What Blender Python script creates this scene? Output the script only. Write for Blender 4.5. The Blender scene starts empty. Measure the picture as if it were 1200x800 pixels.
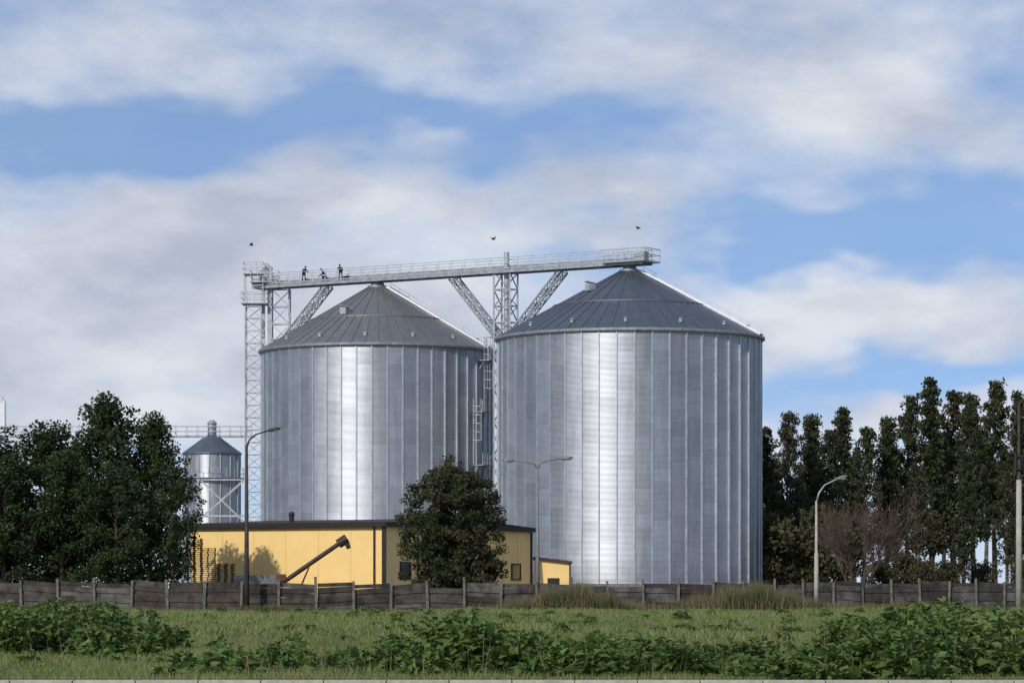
import bpy, math, random
import numpy as np
from mathutils import Vector, Matrix
random.seed(7); rng=np.random.default_rng(7)
scene=bpy.context.scene
col=scene.collection
V=Vector

# ---------------------------------------------------------------- helpers
def link(o,parent=None):
    col.objects.link(o)
    if parent: o.parent=parent
    return o
def empty(name,loc=(0,0,0),rz=0):
    e=bpy.data.objects.new(name,None); e.location=loc; e.rotation_euler=(0,0,rz); e.empty_display_size=.5
    return link(e)

class MB:
    def __init__(s): s.v=[]; s.f=[]
    def add(s,vs,fs):
        o=len(s.v); s.v.extend([tuple(v) for v in vs]); s.f.extend([tuple(i+o for i in f) for f in fs])
    def box(s,c,d,rz=0):
        x,y,z=[k/2 for k in d]; cr,sr=math.cos(rz),math.sin(rz)
        vs=[]
        for a in (-x,x):
            for b in (-y,y):
                for e in (-z,z): vs.append((c[0]+a*cr-b*sr,c[1]+a*sr+b*cr,c[2]+e))
        s.add(vs,[(0,1,3,2),(4,6,7,5),(0,4,5,1),(2,3,7,6),(0,2,6,4),(1,5,7,3)])
    def beam(s,p,q,w,h=None,up=(0,0,1)):
        h=h or w; p=V(p);q=V(q); d=(q-p)
        if d.length<1e-6: return
        d.normalize(); u=V(up)
        if abs(d.dot(u))>.99: u=V((0,1,0))
        sd=d.cross(u).normalized()*(w/2); u2=sd.cross(d).normalized()*(h/2)
        vs=[p-sd-u2,p+sd-u2,p+sd+u2,p-sd+u2,q-sd-u2,q+sd-u2,q+sd+u2,q-sd+u2]
        s.add(vs,[(0,1,2,3),(7,6,5,4),(0,4,5,1),(1,5,6,2),(2,6,7,3),(3,7,4,0)])
    def path(s,pts,rad,n=8,cap=True):
        pts=[V(p) for p in pts]; o=len(s.v); N=len(pts)
        for i,p in enumerate(pts):
            d=(pts[min(i+1,N-1)]-pts[max(i-1,0)]).normalized()
            u=V((0,0,1)) if abs(d.z)<.95 else V((0,1,0))
            a=d.cross(u).normalized(); b=a.cross(d)
            r=rad[i] if hasattr(rad,'__len__') else rad
            for k in range(n):
                t=2*math.pi*k/n; s.v.append(tuple(p+a*math.cos(t)*r+b*math.sin(t)*r))
        for i in range(N-1):
            for k in range(n):
                k2=(k+1)%n
                s.f.append((o+i*n+k,o+i*n+k2,o+(i+1)*n+k2,o+(i+1)*n+k))
        if cap:
            s.f.append(tuple(o+k for k in range(n))[::-1]); s.f.append(tuple(o+(N-1)*n+k for k in range(n)))
    def tube(s,p,q,r,r2=None,n=8): s.path([p,q],[r,r if r2 is None else r2],n)
    def lathe(s,prof,c=(0,0),n=48,a0=0):
        o=len(s.v)
        for (r,z) in prof:
            for k in range(n):
                t=a0+2*math.pi*k/n; s.v.append((c[0]+r*math.cos(t),c[1]+r*math.sin(t),z))
        for i in range(len(prof)-1):
            for k in range(n):
                k2=(k+1)%n; s.f.append((o+i*n+k,o+i*n+k2,o+(i+1)*n+k2,o+(i+1)*n+k))
    def ellipsoid(s,c,r,n=12,m=8):
        o=len(s.v); c=V(c)
        for i in range(m+1):
            th=math.pi*i/m
            for k in range(n):
                ph=2*math.pi*k/n
                s.v.append((c.x+r[0]*math.sin(th)*math.cos(ph),c.y+r[1]*math.sin(th)*math.sin(ph),c.z+r[2]*math.cos(th)))
        for i in range(m):
            for k in range(n):
                k2=(k+1)%n; s.f.append((o+i*n+k,o+(i+1)*n+k,o+(i+1)*n+k2,o+i*n+k2))
    def lattice(s,p,q,side,w,dep,n,ch=.14,br=.08,faces4=True):
        p=V(p);q=V(q); d=(q-p).normalized(); sd=V(side); sd=(sd-d*sd.dot(d)).normalized(); dp=d.cross(sd).normalized()
        cs=[sd*w/2+dp*dep/2, -sd*w/2+dp*dep/2, -sd*w/2-dp*dep/2, sd*w/2-dp*dep/2]
        for c in cs: s.beam(p+c,q+c,ch)
        L=q-p
        for i in range(n):
            a=p+L*(i/n); b=p+L*((i+1)/n)
            for j in range(4):
                c0=cs[j];c1=cs[(j+1)%4]
                s.beam(a+c0,a+c1,br)
                if i%2==0: s.beam(a+c0,b+c1,br)
                else: s.beam(a+c1,b+c0,br)
        for j in range(4): s.beam(q+cs[j],q+cs[(j+1)%4],br)
    def build(s,name,mat,parent=None,loc=(0,0,0),smooth=False,bevel=0):
        me=bpy.data.meshes.new(name); me.from_pydata(s.v,[],s.f); me.update()
        if smooth: me.polygons.foreach_set('use_smooth',[True]*len(me.polygons))
        me.materials.append(mat); o=bpy.data.objects.new(name,me); o.location=loc
        link(o,parent)
        if bevel:
            b=o.modifiers.new('bev','BEVEL'); b.width=bevel; b.segments=2; b.limit_method='ANGLE'
        return o

def np_mesh(name,co,k,mat,tone=None):
    N=co.shape[0]
    me=bpy.data.meshes.new(name); me.vertices.add(N*k); me.vertices.foreach_set('co',co.astype(np.float32).ravel())
    me.loops.add(N*k); me.loops.foreach_set('vertex_index',np.arange(N*k,dtype=np.int32))
    me.polygons.add(N); me.polygons.foreach_set('loop_start',np.arange(0,N*k,k,dtype=np.int32))
    me.update(calc_edges=True)
    if tone is not None:
        a=me.attributes.new('tone','FLOAT','FACE'); a.data.foreach_set('value',tone.astype(np.float32))
    me.materials.append(mat)
    return me

# ---------------------------------------------------------------- node helpers
class NT:
    def __init__(s,nt): s.nt=nt; s.n=nt.nodes; s.l=nt.links
    def node(s,t,**kw):
        n=s.n.new(t)
        for k,v in kw.items(): setattr(n,k,v)
        return n
    def put(s,sock,v):
        if isinstance(v,bpy.types.NodeSocket): s.l.new(v,sock)
        elif v is not None:
            if hasattr(sock.default_value,'__len__') and not hasattr(v,'__len__'): v=(v,)*len(sock.default_value)
            if hasattr(v,'__len__') and len(sock.default_value)==4 and len(v)==3: v=tuple(v)+(1,)
            sock.default_value=v
    def m(s,op,a,b=None,c=None,clamp=False):
        n=s.node('ShaderNodeMath',operation=op,use_clamp=clamp)
        s.put(n.inputs[0],a)
        if b is not None: s.put(n.inputs[1],b)
        if c is not None: s.put(n.inputs[2],c)
        return n.outputs[0]
    def vm(s,op,a,b=None):
        n=s.node('ShaderNodeVectorMath',operation=op); s.put(n.inputs[0],a)
        if b is not None: s.put(n.inputs[1],b)
        return n.outputs[0]
    def mix(s,f,a,b,mode='MIX'):
        n=s.node('ShaderNodeMix',data_type='RGBA',blend_type=mode)
        s.put(n.inputs[0],f); s.put(n.inputs[6],a); s.put(n.inputs[7],b); return n.outputs[2]
    def noise(s,vec,scale,detail=4,rough=.55,out=0):
        n=s.node('ShaderNodeTexNoise'); s.put(n.inputs['Vector'],vec); s.put(n.inputs['Scale'],scale)
        s.put(n.inputs['Detail'],detail); s.put(n.inputs['Roughness'],rough); return n.outputs[out]
    def step(s,x,lo,hi,a=0,b=1):
        n=s.node('ShaderNodeMapRange',interpolation_type='SMOOTHSTEP'); s.put(n.inputs[0],x)
        for i,v in zip((1,2,3,4),(lo,hi,a,b)): s.put(n.inputs[i],v)
        return n.outputs[0]
    def comb(s,x,y,z):
        n=s.node('ShaderNodeCombineXYZ'); s.put(n.inputs[0],x);s.put(n.inputs[1],y);s.put(n.inputs[2],z); return n.outputs[0]
    def sep(s,v):
        n=s.node('ShaderNodeSeparateXYZ'); s.put(n.inputs[0],v); return n.outputs
def mat_new(name):
    m=bpy.data.materials.new(name); m.use_nodes=True; t=NT(m.node_tree)
    b=t.n['Principled BSDF']; return m,t,b
def simple(name,c,rough=.7,metal=0,var=.25,scale=3,c2=None,spec=.4,bump=0,bscale=20,streak=False):
    m,t,b=mat_new(name)
    tc=t.node('ShaderNodeTexCoord').outputs['Object']
    if streak: tc=t.vm('MULTIPLY',tc,(1,1,.15))
    n=t.noise(tc,scale,4,.65)
    c2=c2 or tuple(k*(1-var*1.6) for k in c)
    f=t.step(n,.3,.7)
    t.put(b.inputs['Base Color'],t.mix(f,c2,c)); t.put(b.inputs['Roughness'],rough); t.put(b.inputs['Metallic'],metal)
    b.inputs['Specular IOR Level'].default_value=spec
    if bump:
        n2=t.noise(tc,bscale,3,.6); bn=t.node('ShaderNodeBump'); t.put(bn.inputs['Height'],n2); bn.inputs['Strength'].default_value=bump
        bn.inputs['Distance'].default_value=.05
        t.l.new(bn.outputs[0],b.inputs['Normal'])
    return m
def leaf_mat(name,dark,light,trans=.25,brown=None):
    m,t,b=mat_new(name)
    at=t.node('ShaderNodeAttribute',attribute_name='tone').outputs['Fac']
    c=t.mix(at,dark,light)
    if brown:
        g=t.node('ShaderNodeNewGeometry').outputs['Position']
        n=t.step(t.noise(g,.35,2,.7),.47,.66); c=t.mix(t.m('MULTIPLY',n,.75),c,brown)
    t.put(b.inputs['Base Color'],c); b.inputs['Roughness'].default_value=.6; b.inputs['Specular IOR Level'].default_value=.2
    if trans>0:
        tr=t.node('ShaderNodeBsdfTranslucent'); t.put(tr.inputs[0],c)
        mx=t.node('ShaderNodeMixShader'); mx.inputs[0].default_value=trans
        t.l.new(b.outputs[0],mx.inputs[1]); t.l.new(tr.outputs[0],mx.inputs[2])
        t.l.new(mx.outputs[0],t.n['Material Output'].inputs[0])
    return m

# ---------------------------------------------------------------- materials
def silo_wall_mat(name,tint=(1,1,1)):
    m,t,b=mat_new(name)
    tc=t.node('ShaderNodeTexCoord').outputs['Object']; x,y,z=t.sep(tc)
    ang=t.m('ARCTAN2',y,x)
    cidx=t.m('FLOOR',t.m('MULTIPLY',ang,48/(2*math.pi)))
    half=t.m('MULTIPLY',t.m('MODULO',t.m('ADD',cidx,100),2),.5)
    ridx=t.m('FLOOR',t.m('ADD',t.m('MULTIPLY',z,1/1.14),half))
    w1=t.node('ShaderNodeTexWhiteNoise',noise_dimensions='2D'); t.put(w1.inputs['Vector'],t.comb(cidx,ridx,0))
    w2=t.node('ShaderNodeTexWhiteNoise',noise_dimensions='1D'); t.put(w2.inputs['W'],cidx)
    n=t.noise(t.vm('MULTIPLY',tc,(1,1,.12)),2.2,4,.7)
    n2=t.noise(tc,9,3,.7)
    v=t.m('ADD',.50,t.m('MULTIPLY',t.m('SUBTRACT',w1.outputs[0],.5),.09))
    v=t.m('ADD',v,t.m('MULTIPLY',t.m('SUBTRACT',w2.outputs[0],.5),.12))
    v=t.m('ADD',v,t.m('MULTIPLY',t.m('SUBTRACT',n,.5),.20))
    v=t.m('ADD',v,t.m('MULTIPLY',t.m('SUBTRACT',n2,.5),.12))
    fr=t.m('FRACT',t.m('ADD',t.m('MULTIPLY',z,1/1.14),half))
    seam=t.m('LESS_THAN',fr,.04); v=t.m('SUBTRACT',v,t.m('MULTIPLY',seam,.06))
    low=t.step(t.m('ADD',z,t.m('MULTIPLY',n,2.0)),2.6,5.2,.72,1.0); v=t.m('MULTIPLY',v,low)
    t.put(b.inputs['Base Color'],t.vm('MULTIPLY',t.comb(v,v,v),tint))
    b.inputs['Metallic'].default_value=.82
    t.put(b.inputs['Roughness'],t.m('ADD',.35,t.m('MULTIPLY',n,.16)))
    g=t.node('ShaderNodeNewGeometry').outputs['Normal']
    cz=t.m('MULTIPLY',t.m('COSINE',t.m('MULTIPLY',z,2*math.pi/.104)),.55)
    nn=t.vm('NORMALIZE',t.vm('ADD',g,t.comb(0,0,cz))); t.l.new(nn,b.inputs['Normal'])
    return m
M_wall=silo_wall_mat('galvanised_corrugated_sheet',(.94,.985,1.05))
M_galv=simple('galvanised_steel',(.46,.48,.51),.55,.7,.2,2)
M_stiff=simple('galvanised_stiffener',(.56,.59,.63),.5,.85,.15,2)
M_galvl=simple('galvanised_steel_light',(.50,.515,.53),.6,.3,.2,2)
M_roof=simple('roof_sheet_blue_grey',(.20,.225,.265),.46,.75,.12,1.2,streak=True)
M_roof2=simple('roof_sheet_grey',(.31,.31,.305),.5,.7,.12,1.2,streak=True)
M_rib=simple('roof_rib_steel',(.20,.22,.255),.5,.7,.15,2)
M_rib2=simple('roof_rib_grey',(.28,.28,.28),.5,.7,.15,2)
M_white=simple('white_painted_steel',(.80,.81,.82),.4,0.1,.06,2)
M_conc=simple('weathered_concrete',(.24,.23,.21),.9,0,.3,2.5,bump=.4)
M_plank=simple('fence_plank_dark',(.115,.098,.085),.9,0,.45,1.2,bump=.5,bscale=9)
M_post=simple('fence_post_concrete',(.19,.175,.155),.9,0,.35,3,bump=.3)
M_kerb=simple('kerb_concrete',(.48,.44,.38),.9,0,.2,5,bump=.3)
M_asph=simple('asphalt',(.055,.055,.056),.9,0,.2,8,bump=.4,bscale=60)
M_yard=simple('yard_gravel',(.22,.2,.17),.95,0,.3,.8)
M_yel=simple('yellow_cladding',(.97,.67,.26),.6,0,.05,.5)
M_trim=simple('dark_brown_trim',(.025,.02,.018),.6,0,.2,4)
M_rooff=simple('dark_felt_roof',(.07,.05,.045),.8,0,.25,1)
M_glass=simple('window_glass',(.03,.035,.045),.08,0,.1,1,spec=.6)
M_wood=simple('pallet_wood',(.42,.29,.13),.85,0,.35,6)
M_bark=simple('tree_bark',(.085,.07,.055),.95,0,.4,3,bump=.5)
M_barkl=simple('pale_bark',(.24,.20,.155),.95,0,.5,2,bump=.4)
M_twig=simple('bare_twigs',(.13,.09,.065),.95,0,.3,1)
M_lampd=simple('rusty_lamp_steel',(.075,.06,.052),.7,.2,.3,3)
M_lampc=simple('lamp_concrete',(.46,.43,.37),.85,0,.2,3)
M_lampg=simple('lamp_grey_steel',(.24,.25,.25),.65,.3,.15,3)
M_lens=simple('lamp_lens',(.45,.46,.45),.2,0,.1,3)
M_black=simple('black_rubber',(.018,.018,.018),.6,0,.2,5)
M_auger=simple('rusty_auger_steel',(.07,.045,.034),.6,.3,.4,3)
M_red=simple('brown_machine_paint',(.16,.05,.035),.6,0,.3,4)
M_navy=simple('dark_work_clothes',(.018,.02,.028),.9,0,.2,12)
M_skin=simple('skin',(.36,.21,.15),.6,0,.1,8)
M_feather=simple('black_feathers',(.012,.012,.013),.7,0,.2,9)

L_left=leaf_mat('foliage_dark_green',(.015,.027,.010),(.062,.090,.028),.2)
L_bush=leaf_mat('foliage_olive',(.024,.031,.012),(.074,.084,.032),.2,(.085,.062,.034))
L_right=leaf_mat('foliage_forest',(.020,.032,.014),(.085,.100,.042),.3,(.095,.078,.044))
L_under=leaf_mat('foliage_undergrowth',(.03,.035,.014),(.10,.105,.045),.25,(.12,.09,.05))
L_weed=leaf_mat('weed_leaves',(.042,.080,.020),(.175,.255,.070),.3)
L_grass=leaf_mat('grass_blades',(.080,.115,.032),(.19,.225,.075),0,(.20,.18,.085))
L_dry=leaf_mat('dry_grass_blades',(.07,.07,.03),(.20,.165,.09),0,(.06,.075,.03))

# ---------------------------------------------------------------- ground
m,t,b=mat_new('grass_ground')
g=t.node('ShaderNodeNewGeometry').outputs['Position']
n1=t.step(t.noise(g,.06,4,.6),.38,.62); n2=t.step(t.noise(g,1.3,5,.7),.3,.7)
c=t.mix(n1,(.075,.115,.030),(.125,.155,.048)); c=t.mix(t.m('MULTIPLY',n2,.5),c,(.045,.068,.020))
t.put(b.inputs['Base Color'],c); b.inputs['Roughness'].default_value=.95; b.inputs['Specular IOR Level'].default_value=.1
M_ground=m
gb=MB(); S=3000
gb.add([(-S,-400,0),(S,-400,0),(S,2*S,0),(-S,2*S,0)],[(0,1,2,3)]); gb.build('ground',M_ground)
gb=MB(); gb.add([(-70,216,.004),(-18,210,.004),(14,221,.004),(60,245,.004),(60,380,.004),(-90,380,.004)],[(0,1,2,3,4,5)]); gb.build('yard',M_yard)
gb=MB(); gb.add([(-200,38,.004),(200,38,.004),(200,48.9,.004),(-200,48.9,.004)],[(0,1,2,3)]); gb.build('road',M_asph)
gb=MB()
for i in range(-60,60): gb.box((i*1.0+.5,49.05,.06),(.985,.26,.13))
gb.build('kerb',M_kerb,bevel=.015)
gb=MB()
for i in range(-30,30): gb.box((i*6+1.5,43.5,.007),(3,.12,.002))
gb.build('road_marking',M_white)

# ---------------------------------------------------------------- silos
def silo(name,x,y,R,zt,za,roofm,ribm,hatch,seed):
    e=empty(name,(x,y,0)); NS=48
    f=MB(); f.lathe([(0,0),(R+.35,0),(R+.35,1.9),(R+.05,1.95),(R-.3,1.95)],n=96); f.build('foundation',M_conc,e)
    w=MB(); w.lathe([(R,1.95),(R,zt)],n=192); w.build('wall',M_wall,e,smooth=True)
    s=MB()
    for k in range(NS):
        a=2*math.pi*k/NS; ca,sa=math.cos(a),math.sin(a)
        p=V((ca*(R+.045),sa*(R+.045),1.95)); q=V((ca*(R+.045),sa*(R+.045),zt-.05))
        s.beam(p,q,.12,.11,up=(ca,sa,0))
    s.build('wall_stiffeners',M_stiff,e)
    r=MB(); ro=R+.28; ri=.75
    zc=lambda rr: za-(za-zt)*(rr-ri)/(ro-ri)
    r.lathe([(ro,zt-.12),(ro,zt+.02),(ro*.56,zc(ro*.56)),(ri,za)],n=96); r.build('roof',roofm,e)
    rb=MB()
    for k in range(56):
        a=2*math.pi*(k+.5)/56
        r1=ri if k%2==0 else ro*.56
        rb.beam((ro*math.cos(a),ro*math.sin(a),zt+.04),(r1*math.cos(a),r1*math.sin(a),zc(r1)+.03),.06,.06)
    rr=ro*.56
    rb.lathe([(rr+.14,zc(rr+.14)+.02),(rr+.14,zc(rr)+.07),(rr-.14,zc(rr)+.13),(rr-.14,zc(rr-.14))],n=96)
    rb.build('roof_ribs',ribm,e)
    ev=MB(); ev.lathe([(R+.04,zt-.3),(ro+.04,zt-.16),(ro+.06,zt+.03),(ro-.02,zt+.07)],n=96); ev.build('eave_flashing',M_galv,e)
    cp=MB(); cp.lathe([(ri+.18,za-.18),(ri+.18,za+.08),(ri-.12,za+.14),(.5,za+.42),(0,za+.46)],n=24)
    cp.build('roof_cap',M_galv,e)
    vt=MB()
    for k in range(14):
        a=2*math.pi*(k+.35)/14; rr=R-1.0; zz=zc(rr)
        c_=V((rr*math.cos(a),rr*math.sin(a),zz)); vt.tube(c_,c_+V((0,0,.28)),.15,n=10); vt.tube(c_+V((0,0,.28)),c_+V((0,0,.37)),.23,.1,n=10)
    rr,a=hatch
    c_=V((rr*math.sin(a),-rr*math.cos(a),zc(rr)))
    vt.box((c_.x,c_.y,c_.z+.3),(.65,.75,.65),a); vt.beam(c_+V((-.45,-.1,.82)),c_+V((.45,.2,.64)),.8,.06)
    vt.build('roof_vents',M_galvl,e)
    a=math.radians(73); d=V((math.sin(a),-math.cos(a),0)); sdv=V((math.cos(a),math.sin(a),0))
    st=MB()  # added white stepped strip, imitates bright sky reflected along the roof edge
    pt=lambda rr,off,h:d*rr+sdv*off+V((0,0,zc(rr)+h))
    for o_ in (-.55,.55): st.beam(pt(ro,o_,.16),pt(1.1,o_,.16),.09,.2)
    nst=56
    for i in range(nst):
        rr=1.2+(ro-1.2)*i/(nst-1); st.beam(pt(rr,-.53,.17),pt(rr,.53,.17),.25,.05)
    st.build('roof_reflection_strip',M_white,e)
    h=MB()  # rail added along the strip that imitates the reflection
    for i in range(12):
        rr=1.2+(ro-1.3)*i/11; h.beam(pt(rr,.55,.1),pt(rr,.55,.6),.03)
    h.beam(pt(1.2,.55,.6),pt(ro-.1,.55,.6),.03)
    h.build('roof_reflection_rail',M_galv,e)
    return e
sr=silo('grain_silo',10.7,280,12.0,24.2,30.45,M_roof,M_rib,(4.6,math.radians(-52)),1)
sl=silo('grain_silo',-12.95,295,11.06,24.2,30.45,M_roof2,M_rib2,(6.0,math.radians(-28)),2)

lad=MB(); R=11.06
def lad_section(a,z0,z1):
    d=V((math.sin(a),-math.cos(a),0)); s_=V((math.cos(a),math.sin(a),0)); 
    for o_ in (-.25,.25): lad.beam(d*(R+.35)+s_*o_+V((0,0,z0)),d*(R+.35)+s_*o_+V((0,0,z1)),.06)
    z=z0
    while z<z1: lad.beam(d*(R+.35)-s_*.25+V((0,0,z)),d*(R+.35)+s_*.25+V((0,0,z)),.035); z+=.3
    z=z0+2.2
    ring=[(d*(R+.35)+s_*(.38*math.cos(t_))+d*(.75*math.sin(t_))) for t_ in [math.pi*k/6 for k in range(7)]]
    while z<z1:
        for i in range(6): lad.beam(ring[i]+V((0,0,z)),ring[i+1]+V((0,0,z)),.05)
        z+=.8
    for i in (1,3,5): lad.beam(ring[i]+V((0,0,z0+2.2)),ring[i]+V((0,0,z1)),.04)
def lad_plat(a,z):
    d=V((math.sin(a),-math.cos(a),0)); s_=V((math.cos(a),math.sin(a),0)); b0=d*(R+.6)+V((0,0,z))
    lad.beam(b0-s_*.9,b0+s_*.9,1.1,.08)
    for o_ in (-.9,-.3,.3,.9): lad.beam(b0+s_*o_+d*.5,b0+s_*o_+d*.5+V((0,0,1.1)),.05)
    for h_ in (.55,1.1): lad.beam(b0-s_*.9+d*.5+V((0,0,h_)),b0+s_*.9+d*.5+V((0,0,h_)),.05)
    lad.beam(b0+s_*.7,d*R+s_*.7+V((0,0,z-.9)),.06); lad.beam(b0-s_*.7,d*R-s_*.7+V((0,0,z-.9)),.06)
A1,A2=math.radians(66),math.radians(56)
lad_section(A1,18.2,25.3); lad_section(A2,13.2,19.3); lad_section(A1,7.5,14.2); lad_section(A2,2.2,8.6)
for a_,z_ in ((A1*.5+A2*.5,18.1),(A1*.5+A2*.5,13.1),(A1*.5+A2*.5,7.4),(A1,23.0)): lad_plat(a_,z_)
lad.build('caged_ladder',M_galvl,sl)

# ---------------------------------------------------------------- conveyor bridge
O=V((-24.2,302.1,0)); U=V((.8445,-.5356,0)); W=V((-.5356,-.8445,0))
P=lambda t_,w_,z_: O+U*t_+W*w_+V((0,0,z_))
cb=empty('conveyor_bridge')
L=43.2; zd=31.22
b_=MB()
for w_ in (-.9,.9): b_.beam(P(-1,w_,zd-.2),P(L,w_,zd-.2),.12,.26)
t_=-1
while t_<L: b_.beam(P(t_,-.9,zd-.22),P(t_,.9,zd-.22),.1,.14); t_+=1.5
b_.build('girders',M_galv,cb)
b_=MB(); b_.beam(P(-1,.35,zd-.03),P(L,.35,zd-.03),1.0,.05); b_.build('walkway_deck',M_galv,cb)
b_=MB(); b_.beam(P(-.5,-.5,zd+.22),P(L-1,-.5,zd+.22),.55,.5)
t_=0
while t_<L-1: b_.beam(P(t_,-.5,zd+.22),P(t_+.08,-.5,zd+.22),.64,.58); t_+=2.4
b_.box(tuple(P(L-.9,-.5,zd+.45)),(1.0,1.0,1.0),math.atan2(U.y,U.x))
b_.build('chain_conveyor',M_galvl,cb,)
b_=MB()
for w_ in (-.92,.92):
    t_=-1
    while t_<=L+.01:
        b_.beam(P(t_,w_,zd-.2),P(t_,w_,zd+1.08),.06); t_+=1.47
    for h_ in (.1,.55,1.08): b_.beam(P(-1,w_,zd+h_),P(L,w_,zd+h_),.06 if h_>.2 else .1)
for h_ in (.55,1.08): b_.beam(P(L,-.92,zd+h_),P(L,.92,zd+h_),.05)
for w_ in (-1.5,1.5):
    for h_ in (0,.55,1.1): b_.beam(P(L-4,w_,zd+h_),P(L+.5,w_,zd+h_),.06)
    for i in range(7): b_.beam(P(L-4+i*.75,w_,zd-.05),P(L-4+i*.75,w_,zd+1.1),.05)
for h_ in (0,.55,1.1): b_.beam(P(L+.5,-1.5,zd+h_),P(L+.5,1.5,zd+h_),.06)
b_.build('railings',M_galvl,cb)
b_=MB(); b_.beam(P(L-4,0,zd-.09),P(L+.5,0,zd-.09),3.0,.05); b_.build('end_platform',M_galv,cb)
b_=MB()
for t0 in (13.3,41.3):
    c0=P(t0,-.3,0); b_.path([c0+V((0,0,30.6)),c0+V((0,0,zd-.1))],[.55,.4],12)
    b_.box((c0.x,c0.y,30.98),(1.5,1.2,.18),math.atan2(U.y,U.x)); b_.box((c0.x-.6,c0.y-.2,31.15),(.5,.5,.35))
b_.build('discharge_spouts',M_galv,cb)

tw=empty('lattice_support_tower')
b_=MB()
tm=27.97
c0=P(tm,0,0)
b_.lattice(c0+V((0,0,0)),c0+V((0,0,30.95)),U,1.75,1.4,20,.17,.085)
b_.build('mast',M_galv,tw)
b_=MB()
for sg,ln in ((-1,5.9),(1,6.3)):
    b_.lattice(P(tm+sg*.9,0,25.2),P(tm+sg*ln,0,30.85),(0,0,1),.62,.8,9,.13,.07)
b_.build('brackets',M_galv,tw)
b_=MB(); b_.tube(P(tm+.1,0,0),P(tm+.1,0,32.9),.24,n=12); b_.build('elevator_leg',M_galvl,tw)

te=empty('elevator_tower')
b_=MB()
cA=V((-25.35,301.6,0)); b_.lattice(cA,cA+V((0,0,29.2)),(1,0,0),1.55,1.5,24,.13,.065)
cB=V((-22.75,302.2,0)); b_.lattice(cB,cB+V((0,0,30.9)),(1,0,0),1.75,1.5,18,.16,.075)
b_.build('masts',M_galv,te)
b_=MB(); b_.lattice(P(1.9,0,25.2),P(7.6,0,30.85),(0,0,1),.62,.8,9,.13,.07)
b_.build('brackets',M_galv,te)
b_=MB()
for dx in (-.28,.28): b_.beam((-24.15+dx,301.9,0),(-24.15+dx,301.9,31.6),.3,.42,up=(0,1,0))
b_.box((-24.15,301.9,32.2),(1.15,.7,1.1)); b_.path([(-24.7,301.9,32.75),(-24.15,301.9,33.15),(-23.6,301.9,32.75)],[.25,.35,.25],8)
b_.tube((-23.7,301.9,32.1),(-22.6,301.9,31.2),.22,n=8)
b_.build('bucket_elevator',M_galvl,te)
b_=MB()
def plat(x0,x1,y0,y1,z):
    b_.box(((x0+x1)/2,(y0+y1)/2,z),(x1-x0,y1-y0,.1))
    for h_ in (.55,1.1):
        b_.beam((x0,y0,z+h_),(x1,y0,z+h_),.05); b_.beam((x0,y1,z+h_),(x1,y1,z+h_),.05); b_.beam((x0,y0,z+h_),(x0,y1,z+h_),.05); b_.beam((x1,y0,z+h_),(x1,y1,z+h_),.05)
    n_=max(2,int((x1-x0)/.6))
    for i in range(n_+1):
        for yy in (y0,y1): b_.beam((x0+(x1-x0)*i/n_,yy,z),(x0+(x1-x0)*i/n_,yy,z+1.1),.045)
plat(-26.5,-24.0,300.5,303,29.4); plat(-25.6,-22.9,300.6,303,31.5); plat(-26.3,-24.4,300.6,302.8,32.3)
for xx in (-26.2,-24.4): b_.beam((xx,300.8,29.4),(xx,300.8,32.3),.09); b_.beam((xx,302.6,29.4),(xx,302.6,32.3),.09)
b_.build('platforms',M_galvl,te)

# ---------------------------------------------------------------- small silo group at left
ss=empty('hopper_silo',(-33.2,340,0))
w=MB(); w.lathe([(3.1,7.5),(3.1,16.4)],n=64); w.lathe([(3.1,7.5),(.5,4.4)],n=64); w.build('wall',M_wall,ss,smooth=True)
w=MB(); w.lathe([(3.3,16.3),(3.3,16.45),(.5,18.5),(0,18.6)],n=48); w.build('roof',M_roof,ss)
w=MB()
for k in range(16):
    a=2*math.pi*k/16; w.beam((3.15*math.cos(a),3.15*math.sin(a),7.4),(3.15*math.cos(a),3.15*math.sin(a),16.3),.1)
for k in range(8):
    a=2*math.pi*k/8; a2=2*math.pi*(k+1)/8; c1=V((3.2*math.cos(a),3.2*math.sin(a),0)); c2=V((3.2*math.cos(a2),3.2*math.sin(a2),0))
    w.beam(c1,c1+V((0,0,7.6)),.22)
    w.beam(c1+V((0,0,2)),c2+V((0,0,7.3)),.12); w.beam(c2+V((0,0,2)),c1+V((0,0,7.3)),.12)
w.lathe([(3.1,13.6),(3.9,13.6),(3.9,13.68),(3.1,13.68)],n=32)
for k in range(24):
    a=2*math.pi*k/24; a2=2*math.pi*(k+1)/24
    w.beam((3.85*math.cos(a),3.85*math.sin(a),13.6),(3.85*math.cos(a),3.85*math.sin(a),14.7),.05)
    for h_ in (14.15,14.7): w.beam((3.85*math.cos(a),3.85*math.sin(a),h_),(3.85*math.cos(a2),3.85*math.sin(a2),h_),.05)
w.build('frame',M_galv,ss)
sf=empty('stair_frame',(-31,331,0))
w=MB()
w.beam((-2.6,0,9.0),(2.2,0,13.2),.16,.2); w.beam((-2.6,0,13.2),(2.2,0,8.6),.14,.16); w.beam((-3.0,0,9.3),(2.6,0,9.3),.18,.2); w.beam((-3.0,0,13.2),(2.6,0,13.2),.14,.16)
w.beam((-2.8,0,0),(-2.8,0,13.2),.16); w.beam((2.4,0,0),(2.4,0,13.2),.16)
w.build('steelwork',M_galvl,sf)
fb=empty('conveyor_gantry',(0,340,0))
w=MB()
w.beam((-60,0,18.3),(-28.8,0,18.3),1.0,.22)
for yy in (-.7,.7):
    for h_ in (.55,1.1): w.beam((-60,yy,18.3+h_),(-28.8,yy,18.3+h_),.055)
    for i in range(27): w.beam((-60+i*1.2,yy,18.3),(-60+i*1.2,yy,19.4),.05)
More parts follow.
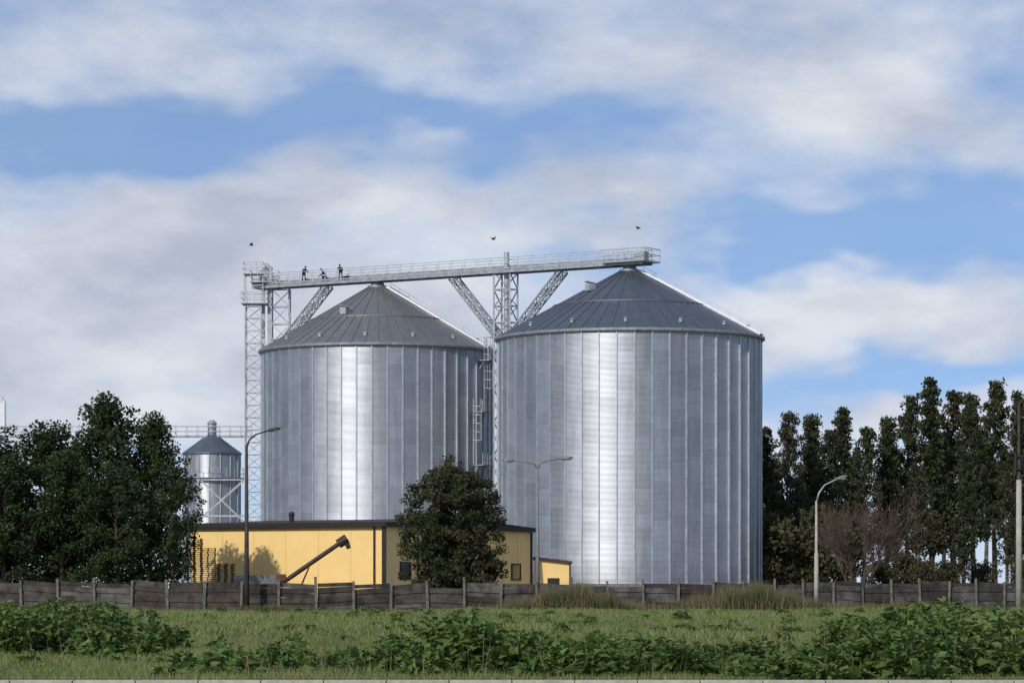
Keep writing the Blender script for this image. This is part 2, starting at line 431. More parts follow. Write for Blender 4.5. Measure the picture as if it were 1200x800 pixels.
w.tube((-33.2,0,18.3),(-33.2,0,19.7),.5,n=12); w.tube((-33.2,0,19.7),(-33.2,0,20.1),.6,.25,n=12)
w.build('gantry',M_galv,fb)
w=MB(); w.lattice((-47.5,0,0),(-47.5,0,18.2),(1,0,0),1.4,1.4,10,.14,.08); w.build('gantry_mast',M_galv,fb)
w=MB(); w.box((-56.7,1,20),(.9,.9,4.2)); w.path([(-57.1,1,22.1),(-56.7,1,22.5),(-56.3,1,22.1)],[.2,.4,.2],8); w.build('elevator_head',M_white,fb)

# ---------------------------------------------------------------- yellow warehouse
wh=empty('yellow_warehouse',(-9.8,235,0))
A=V((0,0,0)); dl=V((-.903,.43,0)); dr=V((.43,.903,0)); LL=17.2; LR=26.5; H=6.35
w=MB()
c=[A,A+dr*LR,A+dr*LR+dl*LL,A+dl*LL]
w.add([tuple(k) for k in c]+[tuple(k+V((0,0,H))) for k in c],[(0,1,5,4),(1,2,6,5),(2,3,7,6),(3,0,4,7)])
w.build('walls',M_yel,wh)
w=MB(); o_=.35
cc=[A-dl*o_-dr*o_,A+dr*(LR+o_)-dl*o_,A+dr*(LR+o_)+dl*(LL+o_),A+dl*(LL+o_)-dr*o_]
mid1=A-dl*0+dr*(LR/2)-dl*o_; mid2=mid1+dl*(LL+2*o_)
vs=[k+V((0,0,H+.25)) for k in cc]+[mid1+V((0,0,H+.8)),mid2+V((0,0,H+.8))]
w.add(vs,[(0,4,5,3),(4,1,2,5),(0,1,4),(2,3,5)])
w.build('roof',M_rooff,wh)
w=MB()
for i in range(4): w.beam(cc[i]+V((0,0,H+.08)),cc[(i+1)%4]+V((0,0,H+.08)),.12,.36)
cx=A-(dl+dr)*.03; w.beam(cx+V((0,0,0)),cx+V((0,0,H-.12)),.34)
w.beam(A+dl*.8-dr*.1,A+dl*.8-dr*.1+V((0,0,H)),.13); w.beam(A+dr*(LR+.0)-dl*.03,A+dr*LR-dl*.03+V((0,0,H-.12)),.22)
w.beam(A+dr*5.6-dl*.06,A+dr*5.6-dl*.06+V((0,0,H)),.12)
w.build('trim_and_downpipes',M_trim,wh)
w=MB()
for i in range(1,6): p=A+dl*(LL*i/6)-dr*.006; w.beam(p,p+V((0,0,H-.12)),.03,.012)
for i in range(1,10): p=A+dr*(LR*i/10)-dl*.006; w.beam(p,p+V((0,0,H-.12)),.03,.012)
w.build('panel_seams',simple('seam',(.74,.50,.19),.6),wh)
w=MB(); fr=MB()
ang=math.atan2(dr.y,dr.x)
for dd in (3.5,8.5,13.5,18.5,23.5):
    p=A+dr*dd-dl*.02+V((0,0,2.9)); w.box(tuple(p),(1.6,.05,1.2),ang)
    for s1 in (-.85,.85): fr.box(tuple(p+dr*s1-dl*.02),(.1,.1,1.4),ang)
    for s1 in (-.65,.65): fr.box(tuple(p+V((0,0,s1))-dl*.02),(1.6,.1,.1),ang)
w.build('windows',M_glass,wh); fr.build('window_frames',M_trim,wh)
w=MB(); p=A+dl*9.8+dr*3; w.tube(p+V((0,0,H)),p+V((0,0,H+.95)),.2,n=12); w.tube(p+V((0,0,H+.95)),p+V((0,0,H+1.2)),.3,.15,n=12); w.build('roof_vent',M_trim,wh)
an=empty('yellow_annex',(1.9,259.5,0))
w=MB(); vs=[(0,0,0),(3.0,0,0),(3.0,5,0),(0,5,0),(0,0,4.0),(3.0,0,3.65),(3.0,5,3.65),(0,5,4.0)]
w.add(vs,[(0,1,5,4),(1,2,6,5),(2,3,7,6),(3,0,4,7)]); w.build('walls',M_yel,an)
w=MB(); w.beam((-.1,2.5,4.1),(3.2,2.5,3.72),5.5,.22); w.build('roof',M_rooff,an)
w=MB(); w.beam((3,-.02,0),(3,-.02,3.6),.14); w.box((1.6,-.03,1.2),(1.0,.05,2.4)); w.build('door',M_trim,an)

def pallets(x,y,n,rz):
    e=empty('pallet_stack',(x,y,0),rz); w=MB()
    for i in range(n):
        z=i*.15; j=random.uniform(-.04,.04)
        for k in range(7): w.box((j,-.54+k*.18,z+.13),(1.2,.11,.022))
        for k in (-.55,0,.55): w.box((j+k,0,z+.06),(.1,1.18,.10))
        for k in (-.5,0,.5): w.box((j,k,z+.012),(1.2,.1,.02))
    w.build('pallets',M_wood,e)
pallets(-23.4,236.5,31,.1); pallets(-22.0,236.2,23,.3); pallets(-24.6,238,36,.0); pallets(-20.6,234.6,16,.2)

ga=empty('grain_auger',(-16.3,229,0))
w=MB(); w.tube((-1.9,0,1.2),(3.6,0,5.0),.17,n=12); w.tube((3.35,0,4.83),(4.0,0,5.27),.36,n=14); w.tube((3.9,0,5.1),(4.15,0,4.5),.22,.16,n=10)
w.build('tube',M_auger,ga,smooth=False)
w=MB(); w.box((-2.1,0,.95),(1.3,1.2,.9)); w.beam((0,-.7,.35),(1.2,-.1,3.2),.09); w.beam((0,.7,.35),(1.2,.1,3.2),.09); w.box((-.9,0,2.35),(.7,.5,.5)); w.build('hopper_and_frame',M_red,ga,bevel=.03)
w=MB()
for yy in (-.8,.8): w.tube((0,yy-.1,.35),(0,yy+.1,.35),.35,n=20)
w.build('wheels',M_black,ga)

gt=empty('farm_trailer',(-19.2,230,0),.15)
w=MB(); w.add([(-1.4,-.9,1.0),(1.4,-.9,1.0),(1.4,.9,1.0),(-1.4,.9,1.0),(-1.6,-1.05,2.5),(1.6,-1.05,2.5),(1.6,1.05,2.5),(-1.6,1.05,2.5)],[(0,1,5,4),(1,2,6,5),(2,3,7,6),(3,0,4,7),(3,2,1,0)])
w.build('tub',M_lampg,gt)
w=MB()
for xx in (-.6,.6):
    for yy in (-1,1): w.tube((xx,yy-.12,.45),(xx,yy+.12,.45),.45,n=20)
w.beam((1.4,0,.8),(2.8,0,.5),.12); w.build('wheels_and_drawbar',M_black,gt)

# ---------------------------------------------------------------- fence
fe=empty('plank_fence')
pts=[V((-52,204,0)),V((-18,204,0)),V((14,214,0)),V((54,236,0))]
pl=[MB() for _ in range(3)]; po=MB()
fm=[M_plank,simple('fence_plank_grey',(.17,.155,.135),.9,0,.45,1.0,bump=.5,bscale=9),simple('fence_plank_brown',(.085,.066,.055),.9,0,.4,1.2,bump=.5,bscale=9)]
for i in range(3):
    a,b=pts[i],pts[i+1]; n=round((b-a).length/2.5); d=(b-a)/n
    for k in range(n+1):
        p=a+d*k; h=2.12+random.uniform(-.12,.22); tilt=random.uniform(-.1,.1)
        if k<n or i==2: po.beam(p+V((0,-.1,0)),p+V((tilt,-.1,h)),.17,.2,up=(0,1,0))
        if k==n: break
        rows=6; hh=.325; M=random.choices([0,1,2],[5,4,3] if i else [5,1,4])[0]
        dz=random.uniform(-.12,.08); sl_=random.uniform(-.09,.09)
        for r_ in range(rows):
            if r_==rows-1 and random.random()<.15: continue
            z=.02+hh*(r_+.5)+dz; off=(.032 if r_%2 else -.032)+random.uniform(-.004,.004); s2_=sl_+random.uniform(-.03,.03)
            hx=hh+.03 if r_<rows-1 else hh-random.uniform(0,.1)
            pl[M if random.random()<.6 else random.randrange(3)].beam(p+d*.03+V((0,off,z-s2_)),p+d*.97+V((0,off,z+s2_)),.05,hx)
for q_,m_ in zip(pl,fm): q_.build('planks',m_,fe)
po.build('posts',M_post,fe)

# ---------------------------------------------------------------- street lamps
def lamp(x,y,h,arms,mat,r=.13,headm=None,lowm=None):
    e=empty('street_lamp',(x,y,0))
    w=MB(); w.path([(0,0,0),(0,0,h*.35),(0,0,h)],[r*1.35,r*1.1,r*.62],12); w.build('pole',mat,e,smooth=True)
    if lowm:
        w=MB(); w.path([(0,0,0),(0,0,h*.52)],[r*1.55,r*1.25],12); w.build('concrete_base',lowm,e,smooth=True)
    w=MB(); hd=MB(); ln=MB()
    for dx,dz in arms:
        s=1 if dx>0 else -1
        w.path([(0,0,h-.25),(dx*.12,0,h+dz*.35),(dx*.4,0,h+dz*.72),(dx,0,h+dz)],[.07,.06,.05,.045],8)
        L_=V((dx,0,dz*.3)).normalized(); c=V((dx,0,h+dz))
        hd.path([c-L_*.1,c+L_*.1,c+L_*.45,c+L_*.75],[.06,.13,.14,.05],10)
        ln.ellipsoid(tuple(c+L_*.38+V((0,0,-.08))),(.25,.11,.1))
    w.build('arms',mat,e,smooth=True); hd.build('heads',headm or mat,e,smooth=True); ln.build('lenses',M_lens,e,smooth=True)
    return e
lamp(-17.5,202.6,11.0,[(1.5,.95)],M_lampd,.14)
lamp(1.8,217,10.2,[(-1.75,.35),(1.75,.5)],M_lampg,.13)
lamp(21.05,212.5,7.6,[(1.45,1.5)],M_lampc,.11,M_lampg,M_lampc)
ul=lamp(33.0,200,13.6,[(1.2,.4)],M_lampd,.12,None,None)
w=MB(); w.path([(0,0,0),(0,0,8.6)],[.22,.17],12); w.build('concrete_stub',M_lampc,ul,smooth=True)
w=MB(); w.tube((-.22,-.1,9.0),(-.22,-.1,10.4),.12); w.box((0,-.1,9.3),(.5,.3,.08)); w.box((0,-.1,10.1),(.5,.3,.08)); w.build('bracket',M_black,ul)

# ---------------------------------------------------------------- trees
def quads(C,S,rng):
    N=len(C)
    a=rng.normal(size=(N,3)); a/=np.linalg.norm(a,axis=1)[:,None]
    b=rng.normal(size=(N,3)); b-= (a*b).sum(1)[:,None]*a; b/=np.linalg.norm(b,axis=1)[:,None]
    s=S[:,None]; w=s*.62
    return np.stack([C-a*s*.5,C+b*w*.5,C+a*s*.5,C-b*w*.5],axis=1)
def tree_meshes(tag,seed,H,R,base,prof,nleaf,ls,clr,nl=36,bark=M_bark,leafm=L_left,rise=.45,dome=None):
    r=np.random.default_rng(seed)
    w=MB(); tp=[]
    ph=r.uniform(0,6)
    for i in range(9):
        t=i/8; tp.append((math.sin(ph+t*4)*H*.012*t*2,math.cos(ph*1.3+t*3)*H*.012*t*2,H*.96*t))
    tr=H*.016+.04
    w.path(tp,[tr*(1.25 if i==0 else 1)*(1-i/8*.9) for i in range(9)],9)
    def tr_at(t): 
        k=min(t/.96,1)*8; i=min(int(k),7); f=k-i; return V(tp[i]).lerp(V(tp[i+1]),f)
    cl=[]
    for k in range(nl):
        t=base+(1-base)*((k+.5)/nl)**.95; tt=(t-base)/(1-base)
        ln=R*prof(tt)*r.uniform(.65,1.2); az=k*2.4+r.uniform(-.5,.5)
        p0=tr_at(min(t*.97,.95)); d=V((math.cos(az),math.sin(az),rise+tt*.5)).normalized()
        p1=p0+d*ln*.5+V((0,0,r.uniform(-.1,.1))); p2=p0+d*ln+V((0,0,ln*r.uniform(-.12,.15)))
        w.path([p0,p1,p2],[tr*.38*(1-tt*.6)+.015,tr*.22*(1-tt*.5)+.012,.012],5)
        for f in (.35,.6,.82,1.0):
            if f<.5 and r.random()<.3: continue
            c=p0.lerp(p2,f)+V(r.normal(size=3)*clr*.35)
            cl.append((c.x,c.y,max(c.z,.5),clr*r.uniform(.5,1.15)*(.75+.35*(1-tt)),r.random()))
            w.path([p0.lerp(p2,f),V((c.x,c.y,c.z))],[.03,.01],4,False)
    if dome:
        nd,rx,z0,z1=dome
        for _ in range(nd):
            zz=r.uniform(-1,1); az=r.uniform(0,2*math.pi)
            rad_=rx*(1-abs(zz)**2.6)**.5*(r.random()**.42)*r.uniform(.88,1.1)
            c=V((math.cos(az)*rad_,math.sin(az)*rad_,(z0+z1)/2+(z1-z0)/2*zz*.97+r.normal()*.15))
            if c.z<z0+.3: c.z=z0+.3+r.random()
            cl.append((c.x,c.y,c.z,clr*r.uniform(.45,.95),r.random()))
    cl=np.array(cl); wt=cl[:,3]**2; wt/=wt.sum()
    idx=r.choice(len(cl),size=nleaf,p=wt)
    g=r.normal(size=(nleaf,3)); g/=np.linalg.norm(g,axis=1)[:,None]; g*= (r.random(nleaf)**.45)[:,None]
    C=cl[idx,:3]+g*cl[idx,3][:,None]*np.array([1,1,.72])
    S=ls*r.uniform(.6,1.4,nleaf)
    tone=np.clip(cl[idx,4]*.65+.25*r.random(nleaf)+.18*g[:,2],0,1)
    fm_=np_mesh(tag+'_leaves',quads(C,S,r),4,leafm,tone)
    tm_=bpy.data.meshes.new(tag+'_wood'); tm_.from_pydata(w.v,[],w.f); tm_.materials.append(bark); tm_.update()
    return tm_,fm_,H
def place(name,ms,x,y,h,rz=0,sx=1):
    e=empty(name,(x,y,0),rz); k=h/ms[2]; e.scale=(k*sx,k*sx,k)
    link(bpy.data.objects.new('trunk_and_limbs',ms[0]),e); link(bpy.data.objects.new('crown',ms[1]),e)
round_=lambda t: max(.2,math.sin(math.pi*(.12+.85*t))**.7)
tall_=lambda t: max(.12,(1-t)**.65*(.55+.45*min(1,t*5)))
oval_=lambda t: max(.15,math.sin(math.pi*(.2+.77*t))**.8)

TA=tree_meshes('deciduous_a',11,14,4.3,.10,lambda t:max(.22,(1-t)**.5),15000,.27,1.15,50)
TB=tree_meshes('deciduous_b',12,12,3.6,.08,round_,12500,.27,1.05,44)
TC=tree_meshes('deciduous_c',13,10,2.7,.20,oval_,4600,.26,.8,34)
for x,y,h,rz,sx,ms in ((-38.5,226,12.4,0,1.15,TB),(-34.6,229,13.0,1.9,1.1,TB),(-29.6,226,15.2,.4,1.0,TA),(-32.5,222,11,2.5,1.1,TA),(-26.6,226.5,13.9,2.9,.85,TA),(-24.4,221.5,10.2,1.0,.75,TC),(-36.5,221,10.5,4,1.2,TB),(-28.2,220,9.5,5,1.1,TB),(-42.5,226,12.5,3,1.2,TA)):
    place('deciduous_tree',ms,x,y,h,rz,sx)
TS=tree_meshes('shrub',21,10.0,2.6,.08,lambda t:max(.25,math.sin(math.pi*(.2+.72*t))**.6),40000,.21,.78,24,leafm=L_bush,rise=.45,dome=(380,3.75,.7,9.7))
place('willow_tree',TS,-4.15,216.5,10.2,0,1.0)

TP=[tree_meshes('forest_%d'%i,30+i,21,2.9+.3*(i%2),.20+.05*i,[tall_,oval_,tall_,oval_][i],[8000,6600,8200,6200][i],.36,.92,48,M_barkl if i%2 else M_bark,L_right,.8) for i in range(4)]
rt=[(900,498,300,0),(921,480,306,1),(948,484,312,2),(968,505,298,3),(990,475,308,0),(1013,498,300,1),(1040,487,304,2),(1064,465,310,3),(1091,440,300,0),(1117,455,306,1),(1141,460,298,2),(1166,448,308,3),(1192,456,300,0),(1222,452,305,1),(1250,460,305,2),
    (910,540,330,2),(960,535,332,3),(1002,530,335,0),(1050,525,330,1),(1105,505,335,2),(1155,505,333,3),(1205,505,335,1),(935,560,290,1),(1076,545,288,3),(1130,530,287,0),(1180,540,289,1)]
for i,(px,py,d,k) in enumerate(rt):
    place('pine_tree' if k%2==0 else 'birch_tree',TP[k],(px-600)*d/3600,d,1.6+(688-py)*d/3600,i*1.7,random.uniform(.75,1.0))
TU=tree_meshes('under',51,5,3.0,.05,round_,5000,.32,1.0,26,leafm=L_under)
for i,px in enumerate((898,915,940,968,1035,1060,1085,1110,1150,1200)):
    d=281+(i%3)*5; place('hazel_shrub',TU,(px-600)*d/3600,d,random.uniform(3.5,7) if px<1000 else random.uniform(3,4.6),i*2.1,1)

bt=empty('bare_tree',(30.2,268,0)); w=MB(); r=np.random.default_rng(5)
def grow(p,d,l,rad,dep):
    q=p+d*l; w.path([p,p.lerp(q,.5)+V(r.normal(size=3)*l*.04),q],[rad,rad*.8,rad*.6],5,False)
    if dep==0: return
    for k in range(4 if dep>1 else 5):
        nd=(d+V(r.normal(size=3))*.34+V((0,0,.16))).normalized()
        grow(p.lerp(q,r.uniform(.45,1)),nd,l*r.uniform(.55,.85),rad*.55,dep-1)
for k in range(6):
    a=k*1.05; grow(V((.3*math.cos(a),.3*math.sin(a),0)),V((.38*math.cos(a),.38*math.sin(a),1)).normalized(),3.9,.10,4)
w.build('branches',M_twig,bt)

# ---------------------------------------------------------------- grass, weeds
def blades(name,X,Y,Hh,Wd,mat,lean=.35,tone=None,z0=0):
    N=len(X); a=rng.uniform(0,2*np.pi,N); l=rng.normal(size=(N,2))*lean*Hh[:,None]
    B=np.stack([X,Y,np.full(N,z0)],1); s=np.stack([np.cos(a),np.sin(a)*.6,np.zeros(N)],1)*Wd[:,None]*.5
    T=B+np.stack([l[:,0],l[:,1],Hh],1)
    return link(bpy.data.objects.new(name,np_mesh(name,np.stack([B-s,B+s,T],1),3,mat,tone if tone is not None else rng.random(N))))
def patch(X,Y,s):
    v=np.zeros(len(X)); r_=np.random.default_rng(3)
    for k in range(7):
        a=r_.uniform(0,6.28); f=s*1.5**k; v+=np.sin((X*np.cos(a)+Y*np.sin(a)*.5)*f+r_.uniform(0,6))/1.35**k
    return np.clip(.5+v*.22,0,1)
N1=140000; Y=49.4+rng.random(N1)**1.3*45; X=rng.uniform(-1,1,N1)*(Y*.19+1.5)
pn=patch(X,Y,.5)
blades('grass',X,Y,rng.uniform(.06,.2,N1)*(.5+1.1*pn),rng.uniform(.015,.04,N1),L_grass,.4,np.clip(rng.random(N1)*.5+.55*pn,0,1))
N2=130000; Y=90+rng.random(N2)*122; X=rng.uniform(-1,1,N2)*(Y*.19+2)
pn=patch(X,Y,.25)
blades('grass',X,Y,rng.uniform(.1,.28,N2)*(.4+1.2*pn),rng.uniform(.05,.12,N2),L_grass,.4,np.clip(rng.random(N2)*.45+.55*pn,0,1))
def weeds(name,plants,mat=L_weed,ls=.17):
    C=[];D=[];S=[];T=[]
    for (x,y,h,rad) in plants:
        n=int(150*h*rad/.35)+30
        u=rng.random(n); a=rng.uniform(0,2*np.pi,n); rr=rad*np.sqrt(rng.random(n))*np.sqrt(np.clip(1.05-u**2,0,1))
        c=np.stack([x+rr*np.cos(a),y+rr*np.sin(a),h*u],1)
        d=np.stack([np.cos(a),np.sin(a),rng.uniform(-.5,.7,n)],1)+rng.normal(size=(n,3))*.4
        C.append(c);D.append(d);S.append(ls*rng.uniform(.6,1.5,n)*(1.25-.6*u)); T.append(np.clip(rng.random()*.5+rng.random(n)*.35+u*.22,0,1))
    C=np.concatenate(C);D=np.concatenate(D);S=np.concatenate(S);T=np.concatenate(T)
    D/=np.linalg.norm(D,axis=1)[:,None]
    up=np.array([0,0,1.])+rng.normal(size=D.shape)*.35
    s=np.cross(D,up); s/=np.linalg.norm(s,axis=1)[:,None]; nrm=np.cross(s,D)
    S1=S[:,None]; tip=C+D*S1-nrm*S1*.15; L_=C+D*S1*.42+s*S1*.36+nrm*S1*.12; R_=C+D*S1*.42-s*S1*.36+nrm*S1*.12
    co=np.concatenate([np.stack([C,L_,tip],1),np.stack([C,tip,R_],1)]); 
    link(bpy.data.objects.new(name,np_mesh(name,co,3,mat,np.concatenate([T,T]))))
U_=random.uniform
def band(n,x0,x1,y0,y1,h0,h1):
    out=[]
    for _ in range(n):
        h=U_(h0,h1)*(.7+.5*random.random()); out.append((U_(x0,x1),U_(y0,y1),h,h*U_(.35,.6)+.08))
    return out
weeds('weed_patch',band(110,-14,-9.4,69,80,.6,1.2)+band(30,-9.6,-8.2,68,78,.3,.8),ls=.2)
weeds('weed_patch',band(34,-6.0,-2.8,53,60,.2,.55)+band(40,-2.2,.2,53,60,.45,.9)+band(14,-1.5,-.5,55,58,.8,1.05)+band(36,.2,3.0,52,59,.35,.75)+band(36,3.0,6.2,51.5,58,.25,.6),ls=.22)
weeds('weed_patch',band(120,6.3,11.5,52,64,.6,1.2)+band(25,6.0,8,51,57,.25,.55),ls=.2)
weeds('weed_patch',band(90,-12,12,62,120,.1,.35)+band(110,-35,35,120,200,.2,.5),ls=.2)
# seed stalks standing above the weeds and grass
X=np.concatenate([rng.uniform(-13.5,-8.5,260),rng.uniform(-5,11.5,700)]); Y=np.concatenate([rng.uniform(68,80,260),rng.uniform(52,66,700)])
blades('dry_grass_clump',X,Y,rng.uniform(.4,1.25,960),rng.uniform(.012,.03,960),L_dry,.18)
def dry(x0,x1,y0,y1,n,h0,h1):
    X=rng.normal((x0+x1)/2,(x1-x0)/4,n); Y=rng.uniform(y0,y1,n); k=np.exp(-((X-(x0+x1)/2)/((x1-x0)*.38))**2)
    k*= .75+.25*np.sin(X*3.1)
    blades('dry_grass_clump',X,Y,(h0+(h1-h0)*rng.random(n))*(.35+.65*k),rng.uniform(.04,.10,n),L_dry,.22)
dry(0,8,204,209.5,9000,1.0,2.3); dry(11.5,21,206,212,9000,1.0,2.4); dry(-20,-12,201,202.4,1500,.3,.7); dry(22,34,212,216,4000,.4,.9); dry(-34,-22,199,202,2500,.3,.7)

# ---------------------------------------------------------------- people on the bridge
def worker(name,pos,rz,pose):
    e=empty(name,pos,rz)
    J=pose; ed=[('pel','sp'),('sp','ch'),('ch','nk'),('pel','lh'),('pel','rh'),('lh','lk'),('rh','rk'),('lk','la'),('rk','ra'),('la','lt'),('ra','rt'),('ch','ls'),('ch','rs'),('ls','le'),('rs','re'),('le','lw'),('re','rw')]
    rad=dict(pel=.15,sp=.145,ch=.17,nk=.065,lh=.10,rh=.10,lk=.065,rk=.065,la=.05,ra=.05,lt=.045,rt=.045,ls=.075,rs=.075,le=.05,re=.05,lw=.036,rw=.036)
    ks=list(J); me=bpy.data.meshes.new('body'); me.from_pydata([J[k] for k in ks],[(ks.index(a),ks.index(b)) for a,b in ed],[])
    o=bpy.data.objects.new('body',me); link(o,e); sk=o.modifiers.new('s','SKIN')
    for i,k in enumerate(ks): me.skin_vertices[0].data[i].radius=(rad[k],rad[k])
    me.skin_vertices[0].data[ks.index('pel')].use_root=True
    ss_=o.modifiers.new('ss','SUBSURF'); ss_.levels=1; ss_.render_levels=1; me.materials.append(M_navy)
    nk=V(J['nk']); dirn=(nk-V(J['ch'])).normalized(); hc=nk+dirn*.10+V((.05,0,.04))
    w=MB(); w.path([nk-dirn*.03,hc],[.055,.055],10); w.ellipsoid(hc,(.098,.078,.118),14,10); w.ellipsoid(hc+V((.10,0,-.01)),(.022,.014,.022),8,6)
    for s_ in (-1,1): w.ellipsoid(hc+V((0,s_*.08,0)),(.022,.012,.032),8,6)
    for s_ in ('l','r'):
        wr=V(J[s_+'w']); el=V(J[s_+'e']); d=(wr-el).normalized(); sd=d.cross(V((0,0,1)))
        sd=sd.normalized() if sd.length>.1 else V((0,1,0))
        dn=sd.cross(d).normalized(); dn = dn if dn.z<0 else -dn
        w.path([wr-d*.01,wr+d*.05,wr+d*.095],[.028,.042,.036],8)
        for i,(o_,l_) in enumerate(((-.03,.075),(-.01,.085),(.01,.08),(.03,.062))):
            b0=wr+d*.085+sd*o_; w.path([b0,b0+d*l_*.5+dn*.012,b0+d*l_*.7+dn*l_*.5],[.0095,.009,.007],6)
        sg=1 if s_=='l' else -1; b0=wr+d*.03+sd*.03*sg; w.path([b0,b0+d*.03+sd*.03*sg,b0+d*.06+sd*.03*sg+dn*.02],[.012,.011,.009],6)
    w.build('head_and_hands',M_skin,e,smooth=True)
    w=MB(); w.ellipsoid(hc+V((-.015,0,.035)),(.112,.092,.105),14,8); w.box(tuple(hc+V((.11,0,.05))),(.08,.12,.015)); 
    w.build('dark_cap',M_navy,e,smooth=True)
    w=MB()
    for s_ in (-1,1): w.ellipsoid(hc+V((.088,s_*.03,.018)),(.012,.012,.009),8,6)
    w.ellipsoid(hc+V((.088,0,-.055)),(.012,.028,.007),8,6)
    w.build('eyes_and_mouth',M_black,e)
    w=MB()
    for s_ in ('l','r'):
        a=V(J[s_+'a']); tt=V(J[s_+'t']); w.ellipsoid((a+tt)/2,(.15,.055,.06),10,6)
    w.build('boots',M_black,e,smooth=True)
    return e
lean=dict(pel=(0,0,.92),sp=(.12,0,1.06),ch=(.34,0,1.2),nk=(.5,0,1.27),lh=(.0,.1,.88),rh=(0,-.1,.88),lk=(.12,.12,.48),rk=(-.02,-.12,.48),la=(.02,.13,.09),ra=(-.2,-.13,.09),lt=(.2,.13,.05),rt=(-.02,-.13,.05),ls=(.36,.2,1.18),rs=(.36,-.2,1.18),le=(.5,.25,.95),re=(.46,-.25,.92),lw=(.7,.22,1.02),rw=(.68,-.22,.9))
crouch=dict(pel=(-.1,0,.5),sp=(.02,0,.66),ch=(.2,0,.88),nk=(.3,0,1.02),lh=(-.06,.1,.47),rh=(-.06,-.1,.47),lk=(.36,.16,.5),rk=(.3,-.16,.42),la=(.1,.15,.09),ra=(-.02,-.15,.09),lt=(.28,.15,.05),rt=(.16,-.15,.05),ls=(.22,.2,.87),rs=(.22,-.2,.87),le=(.4,.24,.66),re=(.4,-.24,.62),lw=(.6,.18,.6),rw=(.6,-.18,.5))
stoop=dict(lean); stoop.update(sp=(.06,0,1.08),ch=(.2,0,1.26),nk=(.3,0,1.38),ls=(.21,.2,1.25),rs=(.21,-.2,1.25),le=(.3,.25,1.0),re=(.28,-.25,.98),lw=(.5,.2,1.06),rw=(.5,-.2,.98))
ub=math.atan2(U.y,U.x)
def on_bridge(t_): return tuple(P(t_,.4,zd))
worker('worker',on_bridge(4.9),ub-.5,stoop); worker('worker',on_bridge(7.5),ub+math.pi+.6,crouch); worker('worker',on_bridge(9.3),ub+2.4,stoop)
tb=empty('tool_bag',on_bridge(10.1),ub); w=MB(); w.box((0,0,.2),(.55,.3,.4)); w.path([(-.15,0,.4),(-.1,0,.55),(.1,0,.55),(.15,0,.4)],.02,6); w.build('bag',M_navy,tb,bevel=.04)

def bird(x,y,z,rz,flap,s=1):
    e=empty('flying_crow',(x,y,z),rz); e.scale=(s,s,s); w=MB()
    w.path([(-.26,0,0),(-.15,0,.0),(0,0,0),(.14,0,.02),(.2,0,.035),(.25,0,.03),(.31,0,.02)],[.012,.05,.08,.06,.045,.035,.006],10)
    for s_ in (-1,1):
        w.add([(.1,0,.03),(-.1,0,.03),(.13,s_*.2,.03+flap*.16),(-.1,s_*.22,.03+flap*.14),(.0,s_*.46,.03+flap*.28),(-.1,s_*.44,.03+flap*.24)],[(0,1,3,2),(2,3,5,4)])
    w.add([(-.22,-.02,0),(-.22,.02,0),(-.4,.07,0),(-.4,-.07,0)],[(0,1,2,3)])
    w.build('body_and_wings',M_feather,e)
bird(-24.1,284,33.2,.4,.9,.8); bird(-1.7,280,33.3,.7,.9,.9); bird(11.5,280,34.3,-.5,.5,.9)

# ---------------------------------------------------------------- sky + sun
wd=bpy.data.worlds.new('World'); scene.world=wd; wd.name='sky'; wd.use_nodes=True
t=NT(wd.node_tree); bg=t.n['Background']
d=t.node('ShaderNodeTexCoord').outputs['Generated']; x,y,z=t.sep(d)
sk=t.node('ShaderNodeTexSky',sky_type='NISHITA'); sk.sun_disc=False; sk.sun_elevation=math.radians(34); sk.sun_rotation=math.radians(208); sk.air_density=1.0; sk.dust_density=.6; sk.ozone_density=2.5
t.put(sk.inputs[0],t.comb(x,y,t.m('ADD',t.m('MAXIMUM',z,0),.16)))
skc=t.mix(1,sk.outputs[0],(1.05,1.16,1.30),'MULTIPLY')
az=t.m('MULTIPLY',t.m('ARCTAN2',x,y),57.2958); el=t.m('MULTIPLY',t.m('ARCSINE',z),57.2958)
dv=t.vm('MULTIPLY',d,(1,1,2.2))
wn=t.node('ShaderNodeTexNoise'); t.put(wn.inputs['Vector'],dv); wn.inputs['Scale'].default_value=13; wn.inputs['Detail'].default_value=3; wn.inputs['Roughness'].default_value=.6
wx,wy,wz=t.sep(wn.outputs['Color'])
azw=t.m('ADD',az,t.m('MULTIPLY',t.m('SUBTRACT',wx,.5),6.0)); elw=t.m('ADD',el,t.m('MULTIPLY',t.m('SUBTRACT',wy,.5),3.2))
def blob(a0,e0,w_,h_,k=0):
    u=t.m('SUBTRACT',azw,a0); v=t.m('SUBTRACT',elw,e0)
    if k: v=t.m('SUBTRACT',v,t.m('MULTIPLY',u,k))
    u=t.m('DIVIDE',u,w_); v=t.m('DIVIDE',v,h_)
    return t.m('EXPONENT',t.m('MULTIPLY',t.m('ADD',t.m('MULTIPLY',u,u),t.m('MULTIPLY',v,v)),-1))
acc=None; shade=None
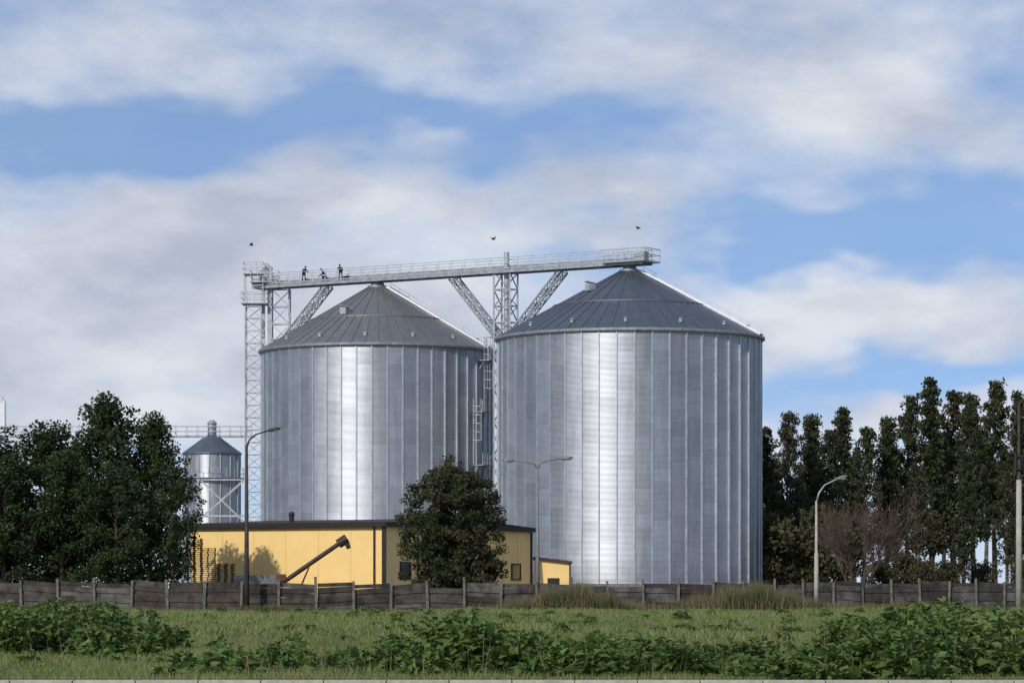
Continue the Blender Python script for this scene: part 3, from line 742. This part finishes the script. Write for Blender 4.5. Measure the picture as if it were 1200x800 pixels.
B=[(-6.5,9.8,3.2,.9,.05,.34,.45),(2.8,10.1,5.5,1.1,-.06,.40,.4),(7.6,8.7,3.1,1.35,-.14,.55,.25),(-8,5.0,4.8,2.1,0,.78,.75),(-1.8,7.0,6.2,.85,.02,.54,.5),(6.6,5.0,4.2,.85,-.03,.72,.15),(6,3.2,6,.35,.02,.50,.1),(-6,3.0,6,.7,0,.4,.3),(-2,4.8,3.4,1.1,0,.42,.35),
   (-7.4,8.35,3.4,.5,.02,-.60,0),(-1.0,8.6,3.0,.42,-.04,-.42,0),(5.4,6.3,3.8,.42,-.06,-.55,0),(7.6,3.95,3.2,.24,0,-.5,0),(8.3,6.7,2.6,.45,0,-.4,0)]
for a0,e0,w_,h_,k,wt,sh in B:
    g_=blob(a0,e0,w_,h_,k); q=t.m('MULTIPLY',g_,wt); acc=q if acc is None else t.m('ADD',acc,q)
    if sh>0: q=t.m('MULTIPLY',g_,sh); shade=q if shade is None else t.m('ADD',shade,q)
nf=t.noise(dv,18,6,.56); nb=t.noise(t.vm('MULTIPLY',dv,(1,1,1.6)),6,2,.5)
den=t.m('ADD',t.m('ADD',t.m('MULTIPLY',nf,1.1),t.m('MULTIPLY',nb,.40)),acc)
cov=t.step(den,.50,1.38)
hi=t.step(el,14,40,1,.55); cov=t.m('MULTIPLY',cov,hi); cov=t.m('ADD',.11,t.m('MULTIPLY',cov,.85))
sn=t.noise(t.vm('ADD',dv,(3,1,.07)),15,5,.56)
sh=t.m('ADD',t.m('MULTIPLY',shade,.72),t.m('MULTIPLY',t.m('SUBTRACT',sn,.47),3.0),clamp=True)
cc_=t.mix(sh,(7.3,7.55,8.15),(4.5,4.9,5.95))
haze=t.step(el,0,4.5,.65,0)
s2=t.mix(haze,skc,(6.2,7.0,8.0))
t.put(bg.inputs[0],t.mix(cov,s2,cc_)); bg.inputs[1].default_value=.103

sun=bpy.data.lights.new('sun','SUN'); sun.energy=2.85; sun.angle=math.radians(.6); sun.color=(1,.95,.87)
so=bpy.data.objects.new('sun',sun); link(so)
sd=V((-.47*math.cos(math.radians(34)),-.883*math.cos(math.radians(34)),math.sin(math.radians(34))))
so.rotation_euler=sd.to_track_quat('Z','Y').to_euler(); so.location=(-60,-100,90)

cam=bpy.data.cameras.new('camera'); cam.lens=108; cam.sensor_width=36; cam.shift_y=.24; cam.clip_end=12000; cam.clip_start=.5
co=bpy.data.objects.new('camera',cam); link(co); co.location=(0,0,1.6); co.rotation_euler=(math.radians(90),0,0); scene.camera=co
scene.view_settings.view_transform='Standard'; scene.view_settings.look='None'; scene.view_settings.exposure=0
